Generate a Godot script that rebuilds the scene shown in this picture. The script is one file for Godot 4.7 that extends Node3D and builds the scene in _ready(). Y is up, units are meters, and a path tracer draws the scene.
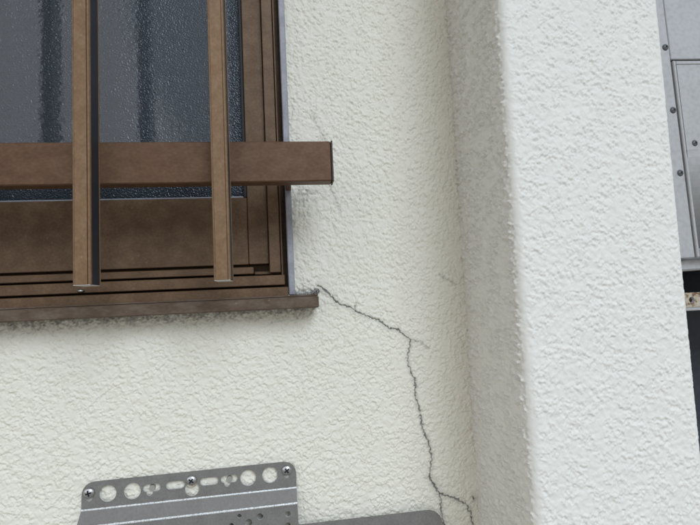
extends Node3D

var n_blob := FastNoiseLite.new()
var n_fine := FastNoiseLite.new()
var n_grain := FastNoiseLite.new()
var n_patch := FastNoiseLite.new()
var n_dirt := FastNoiseLite.new()
var n_warp := FastNoiseLite.new()
var n_crinkle := FastNoiseLite.new()
var rng := RandomNumberGenerator.new()
var M := {}

# ------------------------------------------------------------------ helpers
func mk_noise(n: FastNoiseLite, sd: int, freq: float, oct: int, warp := 0.0) -> void:
	n.seed = sd
	n.noise_type = FastNoiseLite.TYPE_SIMPLEX_SMOOTH
	n.frequency = freq
	n.fractal_type = FastNoiseLite.FRACTAL_FBM if oct > 1 else FastNoiseLite.FRACTAL_NONE
	n.fractal_octaves = oct
	if warp > 0.0:
		n.domain_warp_enabled = true
		n.domain_warp_amplitude = warp
		n.domain_warp_frequency = freq * 1.3
		n.domain_warp_fractal_type = FastNoiseLite.DOMAIN_WARP_FRACTAL_NONE

func tag(o: Node, label: String, category: String, group := "") -> void:
	o.set_meta("label", label)
	o.set_meta("category", category)
	if not o.has_meta("kind"):
		o.set_meta("kind", "thing")
	if group != "":
		o.set_meta("group", group)

func thing(called: String, at: Vector3, label: String, category: String) -> Node3D:
	var o := Node3D.new()
	o.name = called
	o.position = at
	add_child(o, true)
	tag(o, label, category)
	return o

func put(called: String, mesh: Mesh, mat: Material, parent: Node, at := Vector3.ZERO) -> MeshInstance3D:
	var o := MeshInstance3D.new()
	o.name = called
	o.mesh = mesh
	o.material_override = mat
	o.position = at
	parent.add_child(o, true)
	return o

func span(a: float, b: float, step: float) -> PackedFloat32Array:
	var r := PackedFloat32Array()
	var n := int(max(1.0, round(abs(b - a) / step)))
	for i in n:
		r.append(lerp(a, b, float(i) / n))
	return r

# chamfered box: x0..x1, y0..y1, z0..z1 with bevel c on all edges
func cbox(x0: float, x1: float, y0: float, y1: float, z0: float, z1: float, c := 0.0006) -> ArrayMesh:
	var st := SurfaceTool.new()
	st.begin(Mesh.PRIMITIVE_TRIANGLES)
	add_cbox(st, x0, x1, y0, y1, z0, z1, c)
	return st.commit()

func add_cbox(st: SurfaceTool, x0: float, x1: float, y0: float, y1: float, z0: float, z1: float, c := 0.0006) -> void:
	var lo := Vector3(x0, y0, z0)
	var hi := Vector3(x1, y1, z1)
	var mid := (lo + hi) * 0.5
	var h := (hi - lo) * 0.5
	c = min(c, min(h.x, min(h.y, h.z)) * 0.45)
	# six faces
	for ax in 3:
		for s in [-1.0, 1.0]:
			var a1 := (ax + 1) % 3
			var a2 := (ax + 2) % 3
			var q: Array[Vector3] = []
			for k in [[-1, -1], [1, -1], [1, 1], [-1, 1]]:
				var p := Vector3.ZERO
				p[ax] = s * h[ax]
				p[a1] = k[0] * (h[a1] - c)
				p[a2] = k[1] * (h[a2] - c)
				q.append(mid + p)
			var nn := Vector3.ZERO
			nn[ax] = s
			quad(st, q[0], q[1], q[2], q[3], nn)
	# twelve edges
	for ax in 3:
		var a1 := (ax + 1) % 3
		var a2 := (ax + 2) % 3
		for s1 in [-1.0, 1.0]:
			for s2 in [-1.0, 1.0]:
				var p := [Vector3.ZERO, Vector3.ZERO, Vector3.ZERO, Vector3.ZERO]
				var e := [[-1.0, 0], [1.0, 0], [1.0, 1], [-1.0, 1]]
				var q: Array[Vector3] = []
				for k in 4:
					var v := Vector3.ZERO
					v[ax] = e[k][0] * (h[ax] - c)
					v[a1] = s1 * (h[a1] - (0.0 if e[k][1] == 0 else c))
					v[a2] = s2 * (h[a2] - (c if e[k][1] == 0 else 0.0))
					q.append(mid + v)
				var nn := Vector3.ZERO
				nn[a1] = s1
				nn[a2] = s2
				quad(st, q[0], q[1], q[2], q[3], nn.normalized())
	# eight corners
	for sx in [-1.0, 1.0]:
		for sy in [-1.0, 1.0]:
			for sz in [-1.0, 1.0]:
				var a := mid + Vector3(sx * h.x, sy * (h.y - c), sz * (h.z - c))
				var b := mid + Vector3(sx * (h.x - c), sy * h.y, sz * (h.z - c))
				var d := mid + Vector3(sx * (h.x - c), sy * (h.y - c), sz * h.z)
				tri(st, a, b, d, Vector3(sx, sy, sz).normalized())

func tri(st: SurfaceTool, a: Vector3, b: Vector3, c: Vector3, n: Vector3) -> void:
	if (b - a).cross(c - a).dot(n) > 0.0:
		var t := b
		b = c
		c = t
	for p in [a, b, c]:
		st.set_normal(n)
		st.set_uv(Vector2(p.x, p.y))
		st.add_vertex(p)

func quad(st: SurfaceTool, a: Vector3, b: Vector3, c: Vector3, d: Vector3, n: Vector3) -> void:
	tri(st, a, b, c, n)
	tri(st, a, c, d, n)

# extrude a closed outline (in the x-z plane, counter-clockwise seen from above) from y0 to y1
func extrude_y(outline: PackedVector2Array, y0: float, y1: float) -> ArrayMesh:
	var st := SurfaceTool.new()
	st.begin(Mesh.PRIMITIVE_TRIANGLES)
	var n := outline.size()
	for i in n:
		var a := outline[i]
		var b := outline[(i + 1) % n]
		var d := (b - a)
		var nn := Vector3(d.y, 0, -d.x).normalized()
		quad(st, Vector3(a.x, y0, a.y), Vector3(b.x, y0, b.y), Vector3(b.x, y1, b.y), Vector3(a.x, y1, a.y), nn)
	var ids := Geometry2D.triangulate_polygon(outline)
	for k in range(0, ids.size(), 3):
		var a := outline[ids[k]]
		var b := outline[ids[k + 1]]
		var c := outline[ids[k + 2]]
		tri(st, Vector3(a.x, y0, a.y), Vector3(b.x, y0, b.y), Vector3(c.x, y0, c.y), Vector3.DOWN)
		tri(st, Vector3(a.x, y1, a.y), Vector3(b.x, y1, b.y), Vector3(c.x, y1, c.y), Vector3.UP)
	return st.commit()

# indexed grid of points; picked: cells taken into the second mesh; holes: cells left out
func grid_mesh(P: PackedVector3Array, C: PackedColorArray, nu: int, nv: int, which: PackedByteArray) -> Array:
	var N := PackedVector3Array()
	N.resize(nu * nv)
	for j in nv:
		var j0 := maxi(j - 1, 0) * nu
		var j1 := mini(j + 1, nv - 1) * nu
		var jj := j * nu
		for i in nu:
			var du := P[jj + mini(i + 1, nu - 1)] - P[jj + maxi(i - 1, 0)]
			var dv := P[j1 + i] - P[j0 + i]
			N[jj + i] = du.cross(dv).normalized()
	var out := []
	for w in [0, 1]:
		var ids := PackedInt32Array()
		for j in nv - 1:
			for i in nu - 1:
				var k: int = 0 if which.is_empty() else which[j * (nu - 1) + i]
				if k != w:
					continue
				var a := j * nu + i
				ids.append_array([a, a + nu, a + nu + 1, a, a + nu + 1, a + 1])
		if ids.is_empty():
			out.append(null)
			continue
		var arr := []
		arr.resize(Mesh.ARRAY_MAX)
		if w == 0:
			arr[Mesh.ARRAY_VERTEX] = P
			arr[Mesh.ARRAY_NORMAL] = N
			if not C.is_empty():
				arr[Mesh.ARRAY_COLOR] = C
			arr[Mesh.ARRAY_INDEX] = ids
		else:
			var remap := {}
			var p2 := PackedVector3Array()
			var n2 := PackedVector3Array()
			var c2 := PackedColorArray()
			for k in ids.size():
				var o := ids[k]
				if not remap.has(o):
					remap[o] = p2.size()
					p2.append(P[o])
					n2.append(N[o])
					c2.append(C[o])
				ids[k] = remap[o]
			arr[Mesh.ARRAY_VERTEX] = p2
			arr[Mesh.ARRAY_NORMAL] = n2
			arr[Mesh.ARRAY_COLOR] = c2
			arr[Mesh.ARRAY_INDEX] = ids
		var m := ArrayMesh.new()
		m.add_surface_from_arrays(Mesh.PRIMITIVE_TRIANGLES, arr)
		out.append(m)
	return out

# relief of the textured coating in millimetres; u, v in millimetres
func stucco(u: float, v: float, dense := 0.0) -> float:
	v *= 1.1
	var rough := smoothstep(-0.30, 0.02, n_patch.get_noise_2d(u, v) + dense)
	var a := n_blob.get_noise_2d(u, v)
	var b := n_fine.get_noise_2d(u, v)
	# pressed-flat blobs with crisp rims, finer crinkles between them, thin creases
	var g := n_blob.get_noise_2d(u * 0.6 + 500.0, v * 0.6)
	var soft := 0.04 + 0.13 * smoothstep(-0.3, 0.3, g)
	var h := (smoothstep(-0.25 - soft, -0.25 + soft, a) * 0.40 + smoothstep(0.16 - soft, 0.16 + soft, a) * 0.44) * (0.55 + 0.45 * rough)
	h += (smoothstep(-0.20, 0.04, b) * 0.30 + smoothstep(0.2, 0.34, b) * 0.22) * (0.10 + 0.90 * rough)
	h -= (1.0 - smoothstep(0.0, 0.08, absf(b + 0.12 + g * 0.5))) * 0.28 * rough
	h += smoothstep(-0.25, 0.15, n_crinkle.get_noise_2d(u, v)) * 0.15 * rough
	h += (1.0 - rough) * 0.38 + n_grain.get_noise_2d(u, v) * 0.035
	return 0.7 + (h - 0.7) * 1.08

func tex(sz: int, sd: int, freq: float, oct: int, ramp: Gradient, speck := 0.0, speck_col := Color.WHITE) -> ImageTexture:
	var n := FastNoiseLite.new()
	mk_noise(n, sd, freq, oct)
	var im := n.get_seamless_image(sz, sz, false, false, 0.15)
	var n2 := FastNoiseLite.new()
	mk_noise(n2, sd + 7, 0.23, 2)
	var im2 := n2.get_seamless_image(sz, sz, false, false, 0.15)
	var o := Image.create(sz, sz, true, Image.FORMAT_RGB8)
	for y in sz:
		for x in sz:
			var c := ramp.sample(im.get_pixel(x, y).r)
			var s := im2.get_pixel(x, y).r
			c = c.lightened((s - 0.5) * 0.10) if s > 0.5 else c.darkened((0.5 - s) * 0.16)
			if speck > 0.0 and s > 1.0 - speck:
				c = c.lerp(speck_col, 0.6)
			o.set_pixel(x, y, c)
	o.generate_mipmaps()
	return ImageTexture.create_from_image(o)

func ramp(cols: Array, offs: Array) -> Gradient:
	var g := Gradient.new()
	g.offsets = PackedFloat32Array(offs)
	g.colors = PackedColorArray(cols)
	return g

func mat(col: Color, rough: float, metal := 0.0, spec := 0.5) -> StandardMaterial3D:
	var m := StandardMaterial3D.new()
	m.albedo_color = col
	m.roughness = rough
	m.metallic = metal
	m.metallic_specular = spec
	return m

func texmat(t: Texture2D, scale: Vector3, rough: float, metal := 0.0, spec := 0.5) -> StandardMaterial3D:
	var m := mat(Color.WHITE, rough, metal, spec)
	m.albedo_texture = t
	m.uv1_triplanar = true
	m.uv1_world_triplanar = true
	m.uv1_scale = scale
	return m

func lin(r: float, g: float, b: float) -> Color:
	return Color(r, g, b).linear_to_srgb()

# ------------------------------------------------------------------ scene
func _ready() -> void:
	rng.seed = 5
	# camera: half a metre from the wall, level with the window sill
	var cam := Camera3D.new()
	cam.name = "camera"
	cam.transform = Transform3D(Basis(Vector3(0.990784, -0.046333, 0.127279), Vector3(0.036013, 0.995963, 0.082219), Vector3(-0.130575, -0.076878, 0.988453)).orthonormalized(), Vector3(0, 1.2, 0.5))
	cam.fov = 55.4
	cam.near = 0.02
	cam.far = 400.0
	add_child(cam)
	cam.current = true
	# overcast sky
	var sm := ProceduralSkyMaterial.new()
	sm.sky_top_color = Color(0.855, 0.868, 0.888)
	sm.sky_horizon_color = Color(0.84, 0.855, 0.878)
	sm.sky_curve = 0.2
	sm.ground_horizon_color = Color(0.55, 0.55, 0.54)
	sm.ground_bottom_color = Color(0.4, 0.4, 0.39)
	sm.sun_angle_max = 0.0
	var sky := Sky.new()
	sky.sky_material = sm
	var env := Environment.new()
	env.background_mode = Environment.BG_SKY
	env.sky = sky
	env.background_energy_multiplier = 1.16
	env.ambient_light_source = Environment.AMBIENT_SOURCE_SKY
	env.tonemap_mode = Environment.TONE_MAPPER_LINEAR
	env.tonemap_exposure = 1.36
	env.sdfgi_enabled = true
	env.ssao_enabled = true
	env.ssil_enabled = true
	var we := WorldEnvironment.new()
	we.name = "world_environment"
	we.environment = env
	add_child(we)
	var sun := DirectionalLight3D.new()
	sun.name = "sun"
	sun.light_energy = 0.42
	sun.light_angular_distance = 30.0
	sun.light_color = Color(0.885, 0.94, 1.0)
	sun.shadow_enabled = true
	add_child(sun)
	sun.look_at_from_position(Vector3(0.34, 0.64, 1.0) * 5.0, Vector3.ZERO)

	mk_noise(n_blob, 11, 0.13, 2, 4.5)
	mk_noise(n_fine, 23, 0.245, 2, 2.6)
	mk_noise(n_grain, 31, 0.5, 1)
	mk_noise(n_patch, 41, 0.045, 2)
	mk_noise(n_crinkle, 47, 0.36, 1, 1.5)
	mk_noise(n_dirt, 53, 0.09, 4)
	mk_noise(n_warp, 61, 0.22, 2)
	make_materials()
	build_ground()
	build_wall()
	build_pillar()
	build_recess_wall()
	build_added_eave()
	build_window()
	build_grille()
	build_plate()
	build_cabinet()
	build_bracket()

func make_materials() -> void:
	var s := mat(Color.WHITE, 0.62, 0.0, 0.4)
	s.vertex_color_use_as_albedo = true
	M.stucco = s
	M.stucco_plain = mat(lin(0.5, 0.5, 0.47), 0.8)
	var br := tex(256, 3, 0.035, 4, ramp([lin(0.112, 0.065, 0.035), lin(0.130, 0.077, 0.043), lin(0.152, 0.093, 0.052)], [0.2, 0.5, 0.85]), 0.05, lin(0.320, 0.260, 0.189))
	M.brown = texmat(br, Vector3(5, 6, 6), 0.45, 0.12, 0.32)
	var lb := tex(256, 5, 0.06, 4, ramp([lin(0.188, 0.110, 0.057), lin(0.203, 0.121, 0.064), lin(0.226, 0.140, 0.078)], [0.2, 0.5, 0.85]), 0.06, lin(0.36, 0.30, 0.23))
	M.bar = texmat(lb, Vector3(6, 5, 6), 0.42, 0.15, 0.3)
	var rb := tex(256, 9, 0.05, 5, ramp([lin(0.112, 0.059, 0.033), lin(0.124, 0.067, 0.038), lin(0.137, 0.077, 0.045)], [0.2, 0.5, 0.85]), 0.07, lin(0.30, 0.24, 0.18))
	M.rail = texmat(rb, Vector3(4, 6, 6), 0.45, 0.12, 0.28)
	M.sill = texmat(tex(256, 13, 0.05, 5, ramp([lin(0.098, 0.066, 0.043), lin(0.120, 0.084, 0.058), lin(0.148, 0.111, 0.082)], [0.25, 0.5, 0.8]), 0.07, lin(0.4, 0.38, 0.34)), Vector3(3, 6, 6), 0.65, 0.0, 0.3)
	M.bare = mat(lin(0.55, 0.53, 0.5), 0.4, 0.4)
	M.cap = mat(lin(0.045, 0.03, 0.022), 0.55)
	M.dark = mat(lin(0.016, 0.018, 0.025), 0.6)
	M.rubber = mat(lin(0.015, 0.015, 0.016), 0.7)
	M.casing = texmat(tex(128, 15, 0.04, 3, ramp([lin(0.26, 0.25, 0.27), lin(0.34, 0.33, 0.35)], [0.2, 0.8])), Vector3(8, 8, 8), 0.5)
	var gl := mat(Color(0.02, 0.03, 0.04, 0.05), 0.045, 0.0, 0.41)
	gl.transparency = BaseMaterial3D.TRANSPARENCY_ALPHA
	M.glass = gl
	M.pebble = mat(lin(0.023, 0.031, 0.043), 0.26, 0.0, 0.48)
	var pl := tex(256, 19, 0.03, 4, ramp([lin(0.176, 0.163, 0.149), lin(0.188, 0.175, 0.160), lin(0.202, 0.188, 0.172)], [0.2, 0.5, 0.8]))
	M.plate = texmat(pl, Vector3(6, 6, 6), 0.55, 0.15)
	M.fold_pale = texmat(tex(128, 21, 0.2, 3, ramp([lin(0.3, 0.3, 0.3), lin(0.72, 0.72, 0.7), lin(0.85, 0.85, 0.83)], [0.2, 0.42, 0.8])), Vector3(20, 20, 20), 0.35, 0.15)
	M.dull = mat(lin(0.13, 0.13, 0.135), 0.5, 0.3)
	M.sealant = texmat(tex(128, 35, 0.12, 3, ramp([lin(0.09, 0.088, 0.08), lin(0.42, 0.41, 0.37)], [0.3, 0.75])), Vector3(30, 30, 30), 0.8)
	M.steel = mat(lin(0.5, 0.5, 0.5), 0.28, 1.0)
	M.cab = texmat(tex(128, 25, 0.03, 3, ramp([lin(0.405, 0.395, 0.385), lin(0.425, 0.415, 0.405)], [0.2, 0.8])), Vector3(5, 5, 5), 0.4, 0.0)
	M.plug = mat(lin(0.30, 0.28, 0.24), 0.7)
	M.recess_shade = texmat(tex(128, 27, 0.03, 3, ramp([lin(0.02, 0.025, 0.034), lin(0.032, 0.038, 0.05)], [0.2, 0.8])), Vector3(3, 3, 3), 0.6)
	M.rust = texmat(tex(256, 29, 0.03, 4, ramp([lin(0.16, 0.09, 0.045), lin(0.42, 0.34, 0.24), lin(0.5, 0.45, 0.36)], [0.3, 0.48, 0.8])), Vector3(14, 14, 14), 0.7)
	M.concrete = texmat(tex(256, 33, 0.03, 5, ramp([lin(0.25, 0.235, 0.20), lin(0.35, 0.33, 0.285)], [0.2, 0.8])), Vector3(0.7, 0.7, 0.7), 0.9)

func build_ground() -> void:
	var pm := PlaneMesh.new()
	pm.size = Vector2(600, 600)
	var g := put("ground", pm, M.concrete, self)
	g.set_meta("kind", "structure")
	tag(g, "grey concrete ground below the window wall", "ground")

const PAINT := Color(0.745, 0.703, 0.598)
const PILLAR_COOL_LIT := Color(0.738, 0.708, 0.645)  # wall coat with the cool sky light put into its colour
const GRIME := Color(0.24, 0.225, 0.195)

const CRACKS := [
	[32.8, 1217.5, 1.00, 36.6, 1214.3, 1.30, 42.4, 1209.1, 1.30, 47.2, 1203.9, 1.20, 52.0, 1198.2, 1.15, 62.0, 1194.7, 0.70, 70.8, 1188.8, 0.80, 80.8, 1183.8, 0.75, 88.8, 1180.8, 0.60, 94.8, 1178.5, 0.90, 98.7, 1173.3, 0.95, 104.7, 1170.0, 0.90, 110.9, 1169.6, 0.85, 115.8, 1165.4, 0.80, 123.7, 1157.9, 0.60, 123.3, 1151.9, 0.65, 120.1, 1141.0, 0.50, 121.1, 1130.0, 0.55, 123.8, 1122.8, 0.60, 127.0, 1116.7, 0.85, 126.0, 1107.8, 0.60, 126.6, 1099.8, 0.60, 129.5, 1087.2, 0.70, 131.9, 1067.9, 0.65, 136.4, 1056.8, 0.80, 139.3, 1043.8, 0.85, 138.9, 1038.0, 0.90, 137.4, 1030.3, 1.10, 135.7, 1020.8, 1.50, 140.0, 1014.6, 2.00, 142.8, 1008.5, 2.10, 145.6, 1004.4, 1.90, 154.4, 1001.0, 1.30, 161.7, 998.1, 0.95, 168.8, 994.5, 0.95, 172.7, 990.2, 0.90, 175.9, 984.1, 0.85, 177.6, 971.4, 0.80, 178.1, 962.7, 0.80],
	[145.6, 1004.4, 0.90, 146.1, 995.7, 0.75, 145.6, 988.0, 0.70, 147.5, 977.3, 0.70, 148.3, 964.8, 0.70],
	[67.8, 1189.9, 0.35, 70.1, 1194.8, 0.45, 70.2, 1197.8, 0.20],
	[34.0, 1395.3, 0.1, 37.6, 1382.6, 0.16, 43.3, 1372.1, 0.2, 47.0, 1363.7, 0.18, 48.1, 1339.6, 0.18, 49.1, 1315.7, 0.2, 55.6, 1301.1, 0.18, 59.2, 1290.7, 0.08],
	[159.2, 1222.6, 0.12, 163.2, 1219.3, 0.22, 170.5, 1215.9, 0.2, 176.0, 1212.1, 0.1],
	[180.0, 997.6, 1.60, 180.4, 996.6, 1.60],
	[123.7, 1157.9, 0.30, 135.0, 1155.2, 0.25, 142.0, 1148.8, 0.20],
]

func build_wall() -> void:
	var xs := span(-1.5, -0.55, 0.05)
	xs.append_array(span(-0.55, -0.29, 0.004))
	xs.append_array(span(-0.29, 0.006, 0.0008))
	xs.append_array(span(0.006, 0.190, 0.0005))
	xs.append(0.190)
	var ys := span(0.0, 0.75, 0.05)
	ys.append_array(span(0.75, 0.94, 0.004))
	ys.append_array(span(0.94, 1.200, 0.0006))
	ys.append_array(span(1.200, 1.23, 0.0007))
	ys.append_array(span(1.23, 1.53, 0.0008))
	ys.append_array(span(1.53, 1.70, 0.004))
	ys.append_array(span(1.70, 2.25, 0.05))
	ys.append(2.25)
	var nu := xs.size()
	var nv := ys.size()
	var segs := []
	for c in CRACKS:
		var main := 1.0 if c == CRACKS[0] or c == CRACKS[1] else 0.0
		for k in range(0, c.size() - 3, 3):
			segs.append([c[k], c[k + 1], c[k + 3], c[k + 4], c[k + 2], c[k + 5], main])
	var P := PackedVector3Array()
	P.resize(nu * nv)
	var C := PackedColorArray()
	C.resize(nu * nv)
	var K := PackedFloat32Array()
	K.resize(nu * nv)
	for j in nv:
		var y := ys[j]
		var vm := y * 1000.0
		var row := []
		for s in segs:
			if vm > min(s[1], s[3]) - 9.0 and vm < max(s[1], s[3]) + 9.0:
				row.append(s)
		var fade_y := smoothstep(0.75, 0.90, y) * (1.0 - smoothstep(1.55, 1.70, y))
		for i in nu:
			var x := xs[i]
			var um := x * 1000.0
			var fade := fade_y * smoothstep(-0.55, -0.35, x)
			var id := j * nu + i
			if x < 0.0 and x > -0.78 and y > 1.205 and y < 1.78:
				P[id] = Vector3(x, y, 0)
				C[id] = PAINT
				continue
			var h := 0.7
			if fade > 0.0:
				h = lerp(0.7, stucco(um, vm, 0.16), fade)
			var k := 0.0
			var km := 0.0
			var lip := 0.0
			var grime := 0.0
			if x > 0.02 and not row.is_empty():
				var wu := um + n_warp.get_noise_2d(um, vm) * 1.6
				var wv := vm + n_warp.get_noise_2d(um + 300.0, vm) * 1.6
				var best := 99.0
				for s in row:
					if um < min(s[0], s[2]) - 9.0 or um > max(s[0], s[2]) + 9.0:
						continue
					var ex: float = s[2] - s[0]
					var ey: float = s[3] - s[1]
					var t: float = clamp(((wu - s[0]) * ex + (wv - s[1]) * ey) / (ex * ex + ey * ey), 0.0, 1.0)
					var d: float = Vector2(wu - s[0] - t * ex, wv - s[1] - t * ey).length()
					var w: float = lerp(s[4], s[5], t)
					var kk: float = (1.0 - smoothstep(w * 0.32, w * 0.32 + 0.42, d)) * min(1.0, w * 1.6)
					k = max(k, kk)
					lip = max(lip, exp(-pow((d - w * 0.32 - 0.9) / 0.55, 2.0)) * w)
					if s[6] > 0.5:
						km = max(km, kk)
					best = min(best, d / (0.6 + w))
				grime = (1.0 - smoothstep(0.6, 3.2, best)) * 0.32
			h += lip * 0.22 * (0.5 + n_warp.get_noise_2d(um * 0.5, vm * 0.5 + 40.0)) - k * 1.6
			# grime and specks below the sill, at its end and under the rail end
			var dn := n_dirt.get_noise_2d(um, vm) * 0.5 + 0.5
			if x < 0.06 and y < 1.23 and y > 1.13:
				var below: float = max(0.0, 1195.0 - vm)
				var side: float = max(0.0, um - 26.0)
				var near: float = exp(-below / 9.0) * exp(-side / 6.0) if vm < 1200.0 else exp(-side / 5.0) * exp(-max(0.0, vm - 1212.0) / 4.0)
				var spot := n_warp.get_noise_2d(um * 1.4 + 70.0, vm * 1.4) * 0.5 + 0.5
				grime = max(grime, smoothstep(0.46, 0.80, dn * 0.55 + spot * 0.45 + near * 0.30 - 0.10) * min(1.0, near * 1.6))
			if x > 0.0 and x < 0.06 and y > 1.235 and y < 1.315:
				var reach := exp(-maxf(0.0, 1304.0 - vm) / 26.0) * (1.0 - smoothstep(22.0, 50.0, um))
				var streak := n_warp.get_noise_2d(um * 0.9 + vm * 0.35, vm * 0.5 - um * 0.3) * 0.5 + 0.5
				grime = max(grime, smoothstep(0.50, 0.80, streak * 0.65 + dn * 0.35 + reach * 0.12) * reach * 0.75)
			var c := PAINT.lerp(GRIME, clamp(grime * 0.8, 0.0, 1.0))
			var mott := n_patch.get_noise_2d(um * 0.7 + 900.0, vm * 0.7) * 0.02
			c = Color(c.r * (1.0 + mott), c.g * (1.0 + mott), c.b * (1.0 + mott * 1.6))
			c = c.lerp(Color(0.22, 0.215, 0.195), k)
			P[id] = Vector3(x, y, h * 0.001 - 0.0007)
			C[id] = c
			K[id] = km
	var which := PackedByteArray()
	which.resize((nu - 1) * (nv - 1))
	for j in nv - 1:
		for i in nu - 1:
			var a := j * nu + i
			var q := 0
			if K[a] + K[a + 1] + K[a + nu] + K[a + nu + 1] > 1.2:
				q = 1
			var mx := (xs[i] + xs[i + 1]) * 0.5
			var my := (ys[j] + ys[j + 1]) * 0.5
			if mx < 0.006 and mx > -0.76 and my > 1.2 and my < 1.75:
				q = 2
			which[j * (nu - 1) + i] = q
	var ms := grid_mesh(P, C, nu, nv, which)
	var t := thing("house_wall", Vector3.ZERO, "cream textured stucco wall with a long branching crack below the window corner", "wall")
	put("wall_face", ms[0], M.stucco, t)
	var cr := put("crack", ms[1], M.stucco, t)
	cr.set_meta("label", "dark jagged crack running from the sill corner down the wall")
	# body of the wall behind the coating, left open for the window
	for b in [[-1.5, -0.76, 0.0, 2.25], [-0.76, 0.006, 0.0, 1.2], [-0.76, 0.006, 1.75, 2.25], [0.006, 0.19, 0.0, 2.25]]:
		put("wall_core", cbox(b[0], b[1], b[2], b[3], -0.14, -0.006, 0.0), M.concrete, t)

func build_pillar() -> void:
	# outline followed from the inner corner round the front to the recess
	var us := []   # [x, z, nx, nz, u_mm, amplitude]
	var x0 := 0.184
	var x1 := 0.333
	var zf := 0.123
	var r := 0.009
	var u := 0.0
	var st := 0.0008
	for z in span(-0.004, zf - r, st):
		us.append([x0, z, -1.0, 0.0, z * 550.0])
	u = (zf - r) * 550.0
	for k in 15:
		var a := PI - (PI / 2.0) * k / 15.0
		us.append([x0 + r + cos(a) * r, zf - r + sin(a) * r, cos(a), sin(a), u + r * 1000.0 * PI / 2.0 * k / 15.0])
	u += r * 1000.0 * PI / 2.0
	for x in span(x0 + r, x1 - r, st):
		us.append([x, zf, 0.0, 1.0, u + (x - x0 - r) * 1000.0])
	u += (x1 - x0 - 2.0 * r) * 1000.0
	for k in 15:
		var a := PI / 2.0 - (PI / 2.0) * k / 15.0
		us.append([x1 - r + cos(a) * r, zf - r + sin(a) * r, cos(a), sin(a), u + r * 1000.0 * PI / 2.0 * k / 15.0])
	u += r * 1000.0 * PI / 2.0
	for z in span(zf - r, 0.05, 0.0015):
		us.append([x1, z, 1.0, 0.0, u + (zf - r - z) * 1000.0])
	for z in span(0.05, -0.25, 0.006):
		us.append([x1, z, 1.0, 0.0, u + (zf - r - z) * 1000.0])
	var ys := span(0.0, 0.80, 0.05)
	ys.append_array(span(0.80, 0.98, 0.004))
	ys.append_array(span(0.98, 1.53, 0.0008))
	ys.append_array(span(1.53, 1.62, 0.004))
	ys.append_array(span(1.62, 2.25, 0.05))
	ys.append(2.25)
	var nu := us.size()
	var nv := ys.size()
	var P := PackedVector3Array()
	P.resize(nu * nv)
	var C := PackedColorArray()
	C.resize(nu * nv)
	for j in nv:
		var y := ys[j]
		var vm := y * 1000.0
		var fade := smoothstep(0.80, 0.92, y) * (1.0 - smoothstep(1.54, 1.62, y))
		for i in nu:
			var q: Array = us[i]
			var um: float = q[4] + 2000.0
			var h := 0.7
			if fade > 0.0:
				h = lerp(0.7, stucco(um, vm), fade)
			var o: float = (h - 0.7) * 0.001 * (1.0 + 1.3 * smoothstep(0.8, 1.0, -q[2])) * (1.0 - 0.7 * smoothstep(0.15, 0.5, absf(q[2])) * (1.0 - smoothstep(0.8, 1.0, absf(q[2]))))
			P[j * nu + i] = Vector3(q[0] + q[2] * o, y, q[1] + q[3] * o)
			var mott := n_patch.get_noise_2d(um * 0.7, vm * 0.7) * 0.02
			var c := PILLAR_COOL_LIT
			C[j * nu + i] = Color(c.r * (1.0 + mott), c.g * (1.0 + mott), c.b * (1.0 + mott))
	var t := thing("wall_pillar", Vector3.ZERO, "off-white textured stucco pillar projecting from the cracked wall", "pillar")
	put("pillar_face", grid_mesh(P, C, nu, nv, PackedByteArray())[0], M.stucco, t)
	put("pillar_core", cbox(x0 + 0.004, x1 - 0.004, 0.0, 2.25, -0.25, zf - 0.006, 0.0), M.concrete, t)

func build_recess_wall() -> void:
	var t := put("recess_wall", cbox(0.333, 1.6, 0.0, 2.25, -0.35, -0.25, 0.002), M.recess_shade, self)  # near-black colour stands for the deep shade in this gap
	tag(t, "wall behind the grey metal cabinet with deep shade painted into its colour", "wall")

func build_added_eave() -> void:
	var t := put("added_eave", cbox(-1.6, 1.7, 2.25, 2.37, -0.4, 0.65, 0.004), M.stucco_plain, self)  # out-of-view eave, added to hold back light from overhead
	tag(t, "unseen added eave keeping overhead sky light off the stucco wall", "eave")

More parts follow.
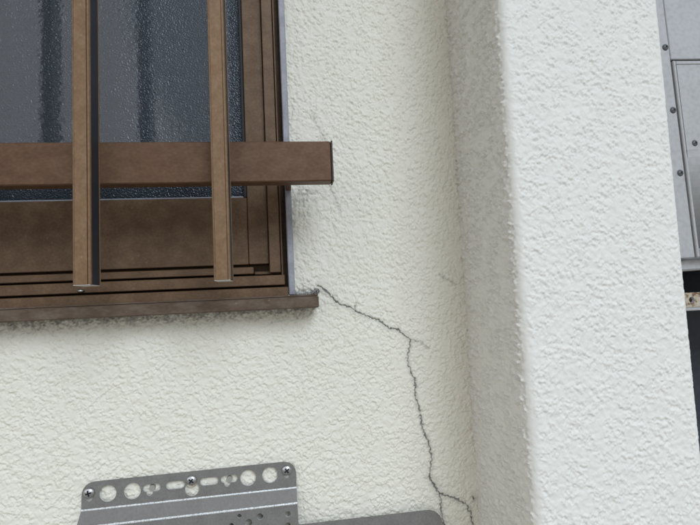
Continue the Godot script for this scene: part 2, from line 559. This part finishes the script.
# ------------------------------------------------------------------ window
func build_window() -> void:
	var w := thing("window", Vector3(0, 0, 0), "brown aluminium window with obscured glass and weathered sill", "window")
	var xl := -0.75
	var yt := 1.74
	var B: Material = M.brown
	# frame: stepped tracks at the foot, jambs, head
	var fr := put("frame", cbox(xl + 0.002, 0.0035, 1.2, yt, -0.06, -0.012, 0.0), B, w)
	put("track", cbox(xl + 0.02, -0.0295, 1.2305, 1.2372, -0.012, 0.010), B, fr)
	put("track", cbox(-0.0290, -0.0015, 1.2300, 1.2330, -0.012, 0.003), B, fr)
	put("track", cbox(xl + 0.02, 0.0000, 1.2185, 1.2282, -0.012, 0.017), B, fr)
	put("track", cbox(xl + 0.015, 0.0030, 1.2072, 1.2163, -0.012, 0.022), B, fr)
	put("jamb", cbox(-0.0140, -0.0035, 1.2310, yt - 0.02, -0.012, 0.012), B, fr)
	put("jamb", cbox(-0.0028, -0.0012, 1.2200, yt - 0.02, -0.012, 0.008, 0.0003), B, fr)
	put("jamb", cbox(xl + 0.006, xl + 0.02, 1.2310, yt - 0.02, -0.012, 0.012), B, fr)
	put("casing", cbox(0.0035, 0.0096, 1.2085, yt + 0.006, -0.012, 0.012, 0.0008), M.casing, fr)
	put("casing", cbox(xl - 0.006, xl, 1.2085, yt + 0.006, -0.012, 0.012, 0.0008), M.casing, fr)
	put("head", cbox(xl, 0.003, yt - 0.02, yt, -0.012, 0.02), B, fr)
	# sill with a drip nose
	var sill := put("sill", cbox(xl - 0.03, 0.0310, 1.1955, 1.2062, -0.004, 0.030, 0.0009), M.sill, w)
	put("sill_lip", cbox(xl - 0.03, 0.0305, 1.2064, 1.2080, -0.004, 0.0275, 0.0004), M.sill, sill)
	rivet(w, Vector3(-0.1837, 1.2205, 0.018), 0.0030)
	# lumpy dirty sealant where sill, casing and wall meet
	var ss := SurfaceTool.new()
	ss.begin(Mesh.PRIMITIVE_TRIANGLES)
	ss.set_smooth_group(0)
	var rings := []
	for k in 61:
		var f := k / 60.0
		var ctr := Vector3(lerp(0.0088, 0.0345, f), 1.2088 + 0.0018 * n_warp.get_noise_1d(k * 1.3) + 0.0035 * smoothstep(0.55, 0.9, f) - 0.002 * smoothstep(0.93, 1.0, f), 0.0006)
		var rad: float = (0.0018 + 0.0012 * n_warp.get_noise_1d(k * 1.7 + 90.0)) * (0.5 + 0.9 * smoothstep(0.4, 0.85, f)) * (1.0 - 0.8 * smoothstep(0.92, 1.0, f))
		var ring := []
		for q in 11:
			var an := TAU * q / 10.0
			var rr := rad * (1.0 + 0.5 * n_warp.get_noise_2d(k * 1.6, (q % 10) * 3.0))
			ring.append(ctr + Vector3(0, cos(an) * rr, sin(an) * rr * 0.8))
		rings.append(ring)
	for k in 60:
		for q in 10:
			for p in [rings[k][q], rings[k + 1][q], rings[k + 1][q + 1], rings[k][q], rings[k + 1][q + 1], rings[k][q + 1]]:
				ss.add_vertex(p)
	ss.generate_normals()
	put("sealant", ss.commit(), M.sealant, w)
	# sash
	var sa := put("sash", cbox(xl + 0.024, -0.0342, 1.2402, 1.3066, -0.010, 0.004), B, w)
	put("stile", cbox(-0.0338, -0.0146, 1.2402, yt - 0.022, -0.010, 0.0052), B, sa)
	put("stile", cbox(xl + 0.0205, xl + 0.04, 1.31, yt - 0.022, -0.010, 0.0052), B, sa)
	put("top_rail", cbox(xl + 0.0405, -0.0345, yt - 0.062, yt - 0.022, -0.010, 0.004), B, sa)
	put("gasket", cbox(-0.0372, -0.0340, 1.3070, yt - 0.064, -0.010, 0.0030, 0.0008), M.rubber, sa)
	put("gasket", cbox(xl + 0.041, -0.0376, 1.3068, 1.3084, -0.010, 0.0020, 0.0005), M.casing, sa)
	# obscured glass: two gently wavy sheet faces over a pebbled inner face
	var gn := FastNoiseLite.new()
	mk_noise(gn, 77, 0.17, 2)
	var gf := FastNoiseLite.new()
	mk_noise(gf, 78, 0.5, 2)
	for layer in 3:
		var xs := span(xl + 0.04, -0.30, 0.004)
		var cell := 0.0005 if layer == 2 else 0.0010
		xs.append_array(span(-0.30, -0.0365, cell))
		xs.append(-0.0365)
		var ys := span(1.306, 1.53, cell)
		ys.append_array(span(1.53, yt - 0.06, 0.004))
		ys.append(yt - 0.06)
		var nu := xs.size()
		var nv := ys.size()
		var P := PackedVector3Array()
		P.resize(nu * nv)
		for j in nv:
			for i in nu:
				var um := xs[i] * 1000.0
				var vm := ys[j] * 1000.0
				var h := 0.0
				if layer < 2:
					h = gn.get_noise_2d(um + layer * 200.0, vm) * 0.05 + gf.get_noise_2d(um, vm + layer * 100.0) * 0.004 - 2.5 * layer
				else:
					h = -4.0 + gf.get_noise_2d(um, vm) * 0.42
				P[j * nu + i] = Vector3(xs[i], ys[j], h * 0.001)
		var gm: Mesh = grid_mesh(P, PackedColorArray(), nu, nv, PackedByteArray())[0]
		put("pebbled_face" if layer == 2 else "glass", gm, M.pebble if layer == 2 else M.glass, sa)

func rivet(parent: Node, at: Vector3, r: float) -> void:
	var m := SphereMesh.new()
	m.radius = r
	m.height = r * 1.3
	m.radial_segments = 20
	m.rings = 10
	put("rivet", m, M.steel, parent, at)

# ------------------------------------------------------------------ grille
func build_grille() -> void:
	var g := thing("window_grille", Vector3.ZERO, "brown aluminium window grille of upright bars on a cross rail", "grille")
	for yy in [1.304, 1.640]:
		var rl := put("rail", cbox(-0.78, 0.0436, yy, yy + 0.035, 0.063, 0.078, 0.0009), M.rail, g)
		put("end_cap", cbox(0.0438, 0.0452, yy - 0.0004, yy + 0.0354, 0.0625, 0.0784, 0.0006), M.cap, rl)
	# stand-off brackets behind the rails, fixed to the casing
	for yy in [1.311, 1.647]:
		for xx in [-0.753, 0.0066]:
			put("standoff", cbox(xx - 0.0027, xx + 0.0027, yy, yy + 0.020, 0.0115, 0.0635), M.rail, g)
	# bars
	for k in 6:
		var bx := -0.0548 - 0.1038 * k
		var wdt := 0.0129
		var o := PackedVector2Array([
			Vector2(0.0, 0.0988), Vector2(0.0006, 0.0994), Vector2(0.0013, 0.0994), Vector2(0.0013, 0.0990), Vector2(0.0017, 0.0990),
			Vector2(0.0017, 0.1000), Vector2(0.0106, 0.1000), Vector2(0.0106, 0.0985), Vector2(0.0112, 0.0985), Vector2(0.0112, 0.0994),
			Vector2(0.0124, 0.0994), Vector2(wdt, 0.0988), Vector2(wdt, 0.0965), Vector2(wdt - 0.0012, 0.0965), Vector2(wdt - 0.0012, 0.0795),
			Vector2(wdt, 0.0795), Vector2(wdt, 0.0782), Vector2(0.0, 0.0782)])
		for q in o.size():
			o[q].x += bx
		o.reverse()
		var b := put("bar", extrude_y(o, 1.2212 + 0.0006 * (k % 2), 1.76), M.bar, g)
		put("cut_end", cbox(bx + 0.0004, bx + wdt - 0.0004, 1.2206 + 0.0006 * (k % 2), 1.2211 + 0.0006 * (k % 2), 0.0790, 0.0996, 0.0001), M.bare, b)
		put("side_channel", cbox(bx + wdt - 0.0014, bx + wdt - 0.0004, 1.2218, 1.7594, 0.0796, 0.0964, 0.0001), M.dark, b)
		put("back_shade", cbox(bx + 0.0002, bx + wdt - 0.0002, 1.2218, 1.7594, 0.0780, 0.0786, 0.0001), M.dark, b)  # near-black sheet painting shade onto the bar back, mirrored in the glass

# ------------------------------------------------------------------ mounting plate
const PO := Vector2(-0.0925, 1.0225)
const PA := 0.013

func pl(x: float, y: float) -> Vector2:
	return (Vector2(x, y) - PO).rotated(-PA)

func slot(parent: CSGShape3D, c: Vector2, w: float, h: float, zc: float) -> void:
	var pts := PackedVector2Array()
	var rr := h * 0.5
	for k in 13:
		var a := -PI / 2 + PI * k / 12.0
		pts.append(c + Vector2(w * 0.5 - rr, 0) + Vector2(cos(a), sin(a)) * rr)
	for k in 13:
		var a := PI / 2 + PI * k / 12.0
		pts.append(c + Vector2(-w * 0.5 + rr, 0) + Vector2(cos(a), sin(a)) * rr)
	var p := CSGPolygon3D.new()
	p.name = "slot_cut"
	p.polygon = pts
	p.depth = 0.02
	p.operation = CSGShape3D.OPERATION_SUBTRACTION
	p.position = Vector3(0, 0, zc + 0.01)
	parent.add_child(p, true)

func rounded(pts: Array, rad: Array) -> PackedVector2Array:
	var o := PackedVector2Array()
	var n := pts.size()
	for i in n:
		var p: Vector2 = pts[i]
		var a: Vector2 = (pts[(i + n - 1) % n] - p).normalized()
		var b: Vector2 = (pts[(i + 1) % n] - p).normalized()
		var r: float = rad[i]
		if r <= 0.0:
			o.append(p)
			continue
		for k in 9:
			var t := k / 8.0
			var q0 := p + a * r * (1.0 - t)
			var q1 := p + b * r * t
			o.append(q0.lerp(q1, t))
	return o

func csg_plate(called: String, parent: Node, poly: PackedVector2Array, z0: float, z1: float, m: Material) -> CSGPolygon3D:
	var c := CSGPolygon3D.new()
	c.name = called
	c.polygon = poly
	c.depth = z1 - z0
	c.position = Vector3(0, 0, z1)
	c.material = m
	parent.add_child(c, true)
	return c

func screw(parent: Node, at: Vector3, r: float, turn: float, m: Material) -> void:
	var s := CSGSphere3D.new()
	s.name = "screw"
	s.radius = r
	s.radial_segments = 28
	s.rings = 16
	s.scale = Vector3(1, 1, 0.62)
	s.position = at
	s.rotation.z = turn
	s.material = m
	for k in 2:
		var b := CSGBox3D.new()
		b.name = "recess"
		b.operation = CSGShape3D.OPERATION_SUBTRACTION
		b.size = Vector3(r * 1.05, r * 0.27, r * 1.2)
		b.position = Vector3(0, 0, r * 1.05)
		b.rotation.z = PI / 2 * k
		b.material = M.dark
		s.add_child(b, true)
	parent.add_child(s, true)

func build_plate() -> void:
	var p := thing("mounting_plate", Vector3(PO.x, PO.y, 0), "grey metal mounting plate with round holes and slots screwed to the wall", "mounting plate")
	p.rotation.z = PA
	# upper flange lying on the wall
	var fl := csg_plate("flange", p, rounded([pl(-0.1900, 1.0222), pl(0.0040, 1.0248), pl(0.0045, 1.0497), pl(-0.1893, 1.0465)], [0.0, 0.0, 0.014, 0.012]), 0.0020, 0.0034, M.plate)
	for c in [[-0.1669, 1.0354], [-0.1456, 1.0356], [-0.0410, 1.0380], [-0.0205, 1.0388]]:
		slot(fl, pl(c[0], c[1]), 0.0148, 0.0148, 0.0)
	for c in [[-0.1075, 1.0374], [-0.0768, 1.0380]]:
		slot(fl, pl(c[0], c[1]), 0.0168, 0.0070, 0.0)
	for c in [[-0.1285, 1.0368], [-0.0585, 1.0385]]:
		slot(fl, pl(c[0], c[1]), 0.0155, 0.0068, 0.0)
		slot(fl, pl(c[0] - 0.002, c[1] - 0.0038), 0.0058, 0.0064, 0.0)
	slot(fl, pl(-0.0925, 1.0325), 0.0130, 0.0130, 0.0)
	slot(fl, pl(-0.0925, 1.0385), 0.0060, 0.0100, 0.0)
	slot(fl, pl(-0.1830, 1.0335), 0.0060, 0.0080, 0.0)
	slot(fl, pl(-0.0046, 1.0380), 0.0060, 0.0080, 0.0)
	# plugs half filling two of the slots
	for c in [[-0.1285, 1.0362], [-0.0585, 1.0379]]:
		var q := pl(c[0], c[1])
		var cy := CylinderMesh.new()
		cy.top_radius = 0.0026
		cy.bottom_radius = 0.0029
		cy.height = 0.003
		var pg := put("wall_plug", cy, M.plug, p, Vector3(q.x, q.y, 0.0012))
		pg.rotation.x = PI / 2
	# sloping step and the proud lower panel
	var a := pl(-0.1900, 1.0222)
	var b := pl(0.0040, 1.0248)
	var c2 := pl(0.0042, 1.0133)
	var d2 := pl(-0.1916, 1.0102)
	var st := SurfaceTool.new()
	st.begin(Mesh.PRIMITIVE_TRIANGLES)
	var nn := Vector3(0, 0.55, 0.83).normalized()
	quad(st, Vector3(a.x, a.y, 0.0034), Vector3(b.x, b.y, 0.0034), Vector3(c2.x, c2.y, 0.0110), Vector3(d2.x, d2.y, 0.0110), nn)
	quad(st, Vector3(a.x, a.y, 0.0020), Vector3(b.x, b.y, 0.0020), Vector3(c2.x, c2.y, 0.0096), Vector3(d2.x, d2.y, 0.0096), -nn)
	quad(st, Vector3(b.x, b.y, 0.0020), Vector3(b.x, b.y, 0.0034), Vector3(c2.x, c2.y, 0.0110), Vector3(c2.x, c2.y, 0.0096), Vector3.RIGHT)
	quad(st, Vector3(a.x, a.y, 0.0020), Vector3(a.x, a.y, 0.0034), Vector3(d2.x, d2.y, 0.0110), Vector3(d2.x, d2.y, 0.0096), Vector3.LEFT)
	put("step", st.commit(), M.plate, p)
	var pa := csg_plate("panel", p, rounded([d2, pl(-0.1925, 0.9905), pl(-0.330, 0.9885), pl(-0.330, 0.86), pl(0.145, 0.86), pl(0.1435, 0.9947), pl(0.0046, 0.9932), c2], [0, 0.002, 0.013, 0.012, 0.012, 0.017, 0.002, 0]), 0.0096, 0.0110, M.plate)
	for h in [[-0.0494, 1.0068, 1.9], [-0.0307, 1.0045, 2.9], [-0.0412, 1.0000, 3.4], [-0.0568, 0.9995, 1.9], [-0.0049, 1.0043, 2.6], [-0.0052, 0.9944, 2.3], [-0.0936, 0.9985, 2.4]]:
		slot(pa, pl(h[0], h[1]), h[2] * 0.002, h[2] * 0.002, 0.0)
	# pale raised lines along the two folds
	for e in [[a, b, 0.0036], [d2, c2, 0.0112]]:
		var s2 := SurfaceTool.new()
		s2.begin(Mesh.PRIMITIVE_TRIANGLES)
		var dir: Vector2 = (e[1] - e[0]).normalized()
		var up := Vector2(-dir.y, dir.x)
		var n := 120
		var prev: Array = []
		for k in n + 1:
			var ctr: Vector2 = e[0].lerp(e[1], float(k) / n)
			var hw := 0.00105 + 0.00035 * n_warp.get_noise_1d(k * 4.0 + e[2] * 9000.0)
			var ring: Array = []
			for w in 5:
				var an := PI * w / 4.0
				var q := ctr + up * cos(an) * hw
				ring.append(Vector3(q.x, q.y, e[2] - 0.0003 + sin(an) * 0.0006))
			if not prev.is_empty():
				for w in 4:
					var an := PI * (w + 0.5) / 4.0
					quad(s2, prev[w], ring[w], ring[w + 1], prev[w + 1], Vector3(up.x * cos(an), up.y * cos(an), sin(an)))
			prev = ring
		put("pale_fold", s2.commit(), M.fold_pale, p)
	var wq := pl(-0.0928, 1.0385)
	var wc := CylinderMesh.new()
	wc.top_radius = 0.0042
	wc.bottom_radius = 0.0046
	wc.height = 0.0012
	var wa := put("washer", wc, M.rust, p, Vector3(wq.x, wq.y, 0.0040))
	wa.rotation.x = PI / 2
	var sc := [[-0.1830, 1.0375, 0.0034, 0.2], [-0.0046, 1.0420, 0.0034, 0.6], [-0.0928, 1.0405, 0.0036, 0.9]]
	for s in sc:
		var q := pl(s[0], s[1])
		screw(p, Vector3(q.x, q.y, s[2]), 0.0050, s[3], M.steel)

# ------------------------------------------------------------------ cabinet and bracket beyond the pillar
func build_cabinet() -> void:
	var t := thing("metal_cabinet", Vector3(0.4477, 1.4579, 0.0), "grey painted metal cabinet with screwed front panel beyond the stucco pillar", "cabinet")
	t.rotation.z = 0.027
	var W := 0.40
	var H := 0.2275
	put("body", cbox(-0.04, W + 0.04, -H, 0.30, -0.249, -0.112, 0.002), M.cab, t)
	# flange round the front panel
	put("flange", cbox(-0.04, -0.0008, -H, 0.30, -0.112, 0.0, 0.0008), M.cab, t)
	put("flange", cbox(-0.0004, W, 0.0008, 0.30, -0.112, 0.0, 0.0008), M.cab, t)
	put("flange", cbox(W + 0.0008, W + 0.04, -H, 0.30, -0.112, 0.0, 0.0008), M.cab, t)
	# front panel: raised rim, flat upper face and a lower face sloped back for shade
	var pn := put("front_panel", cbox(0.0008, 0.0044, -H, -0.0012, -0.004, 0.0012, 0.0010), M.cab, t)
	put("rim", cbox(0.0048, W - 0.001, -0.0056, -0.0012, -0.004, 0.0006, 0.0008), M.cab, pn)
	put("rim", cbox(0.0048, W - 0.001, -H, -H + 0.010, -0.004, 0.0012, 0.0010), M.cab, pn)
	put("upper_face", cbox(0.0052, W - 0.001, -0.106, -0.0060, -0.004, 0.0004, 0.0002), M.cab, pn)
	var st := SurfaceTool.new()
	st.begin(Mesh.PRIMITIVE_TRIANGLES)
	var n := 14
	for k in n:
		var t0 := float(k) / n
		var t1 := float(k + 1) / n
		var y0: float = lerp(-0.106, -H + 0.0105, t0)
		var y1: float = lerp(-0.106, -H + 0.0105, t1)
		var z0 := 0.0004 - 0.10 * t0 * t0
		var z1 := 0.0004 - 0.10 * t1 * t1
		quad(st, Vector3(0.0052, y0, z0), Vector3(W, y0, z0), Vector3(W, y1, z1), Vector3(0.0052, y1, z1), Vector3(0, z0 - z1, y0 - y1).normalized() * Vector3(1, -1, 1))
	put("lower_face", st.commit(), M.cab, pn)
	# screws
	for s in [[-0.0058, -0.0590], [-0.0065, -0.1315], [0.0160, -0.0980], [-0.0058, 0.0150]]:
		screw(t, Vector3(s[0], s[1], 0.0), 0.0037, 0.5, M.dull)
	put("base", cbox(-0.03, W + 0.03, -H - 0.014, -H - 0.0005, -0.24, -0.012, 0.002), M.cab, t)

func build_bracket() -> void:
	var t := thing("angle_bracket", Vector3(0.46, 1.183, -0.03), "rusty pale steel bracket under the grey metal cabinet", "bracket")
	var bar := CSGBox3D.new()
	bar.name = "front_bar"
	bar.size = Vector3(0.46, 0.017, 0.004)
	bar.position = Vector3(0.19, 0.0, 0.0)
	bar.material = M.rust
	t.add_child(bar, true)
	for k in 6:
		var c := CSGCylinder3D.new()
		c.name = "bolt_hole"
		c.radius = 0.0038
		c.height = 0.03
		c.rotation.x = PI / 2
		c.position = Vector3(-0.1815 + 0.07 * k, 0, 0)
		c.operation = CSGShape3D.OPERATION_SUBTRACTION
		bar.add_child(c, true)
	put("shelf", cbox(-0.04, 0.42, -0.0125, -0.0088, -0.219, 0.004, 0.0008), M.cab, t)
	for xx in [0.02, 0.36]:
		put("arm", cbox(xx, xx + 0.03, -0.0085, 0.0070, -0.219, -0.003, 0.001), M.rust, t)
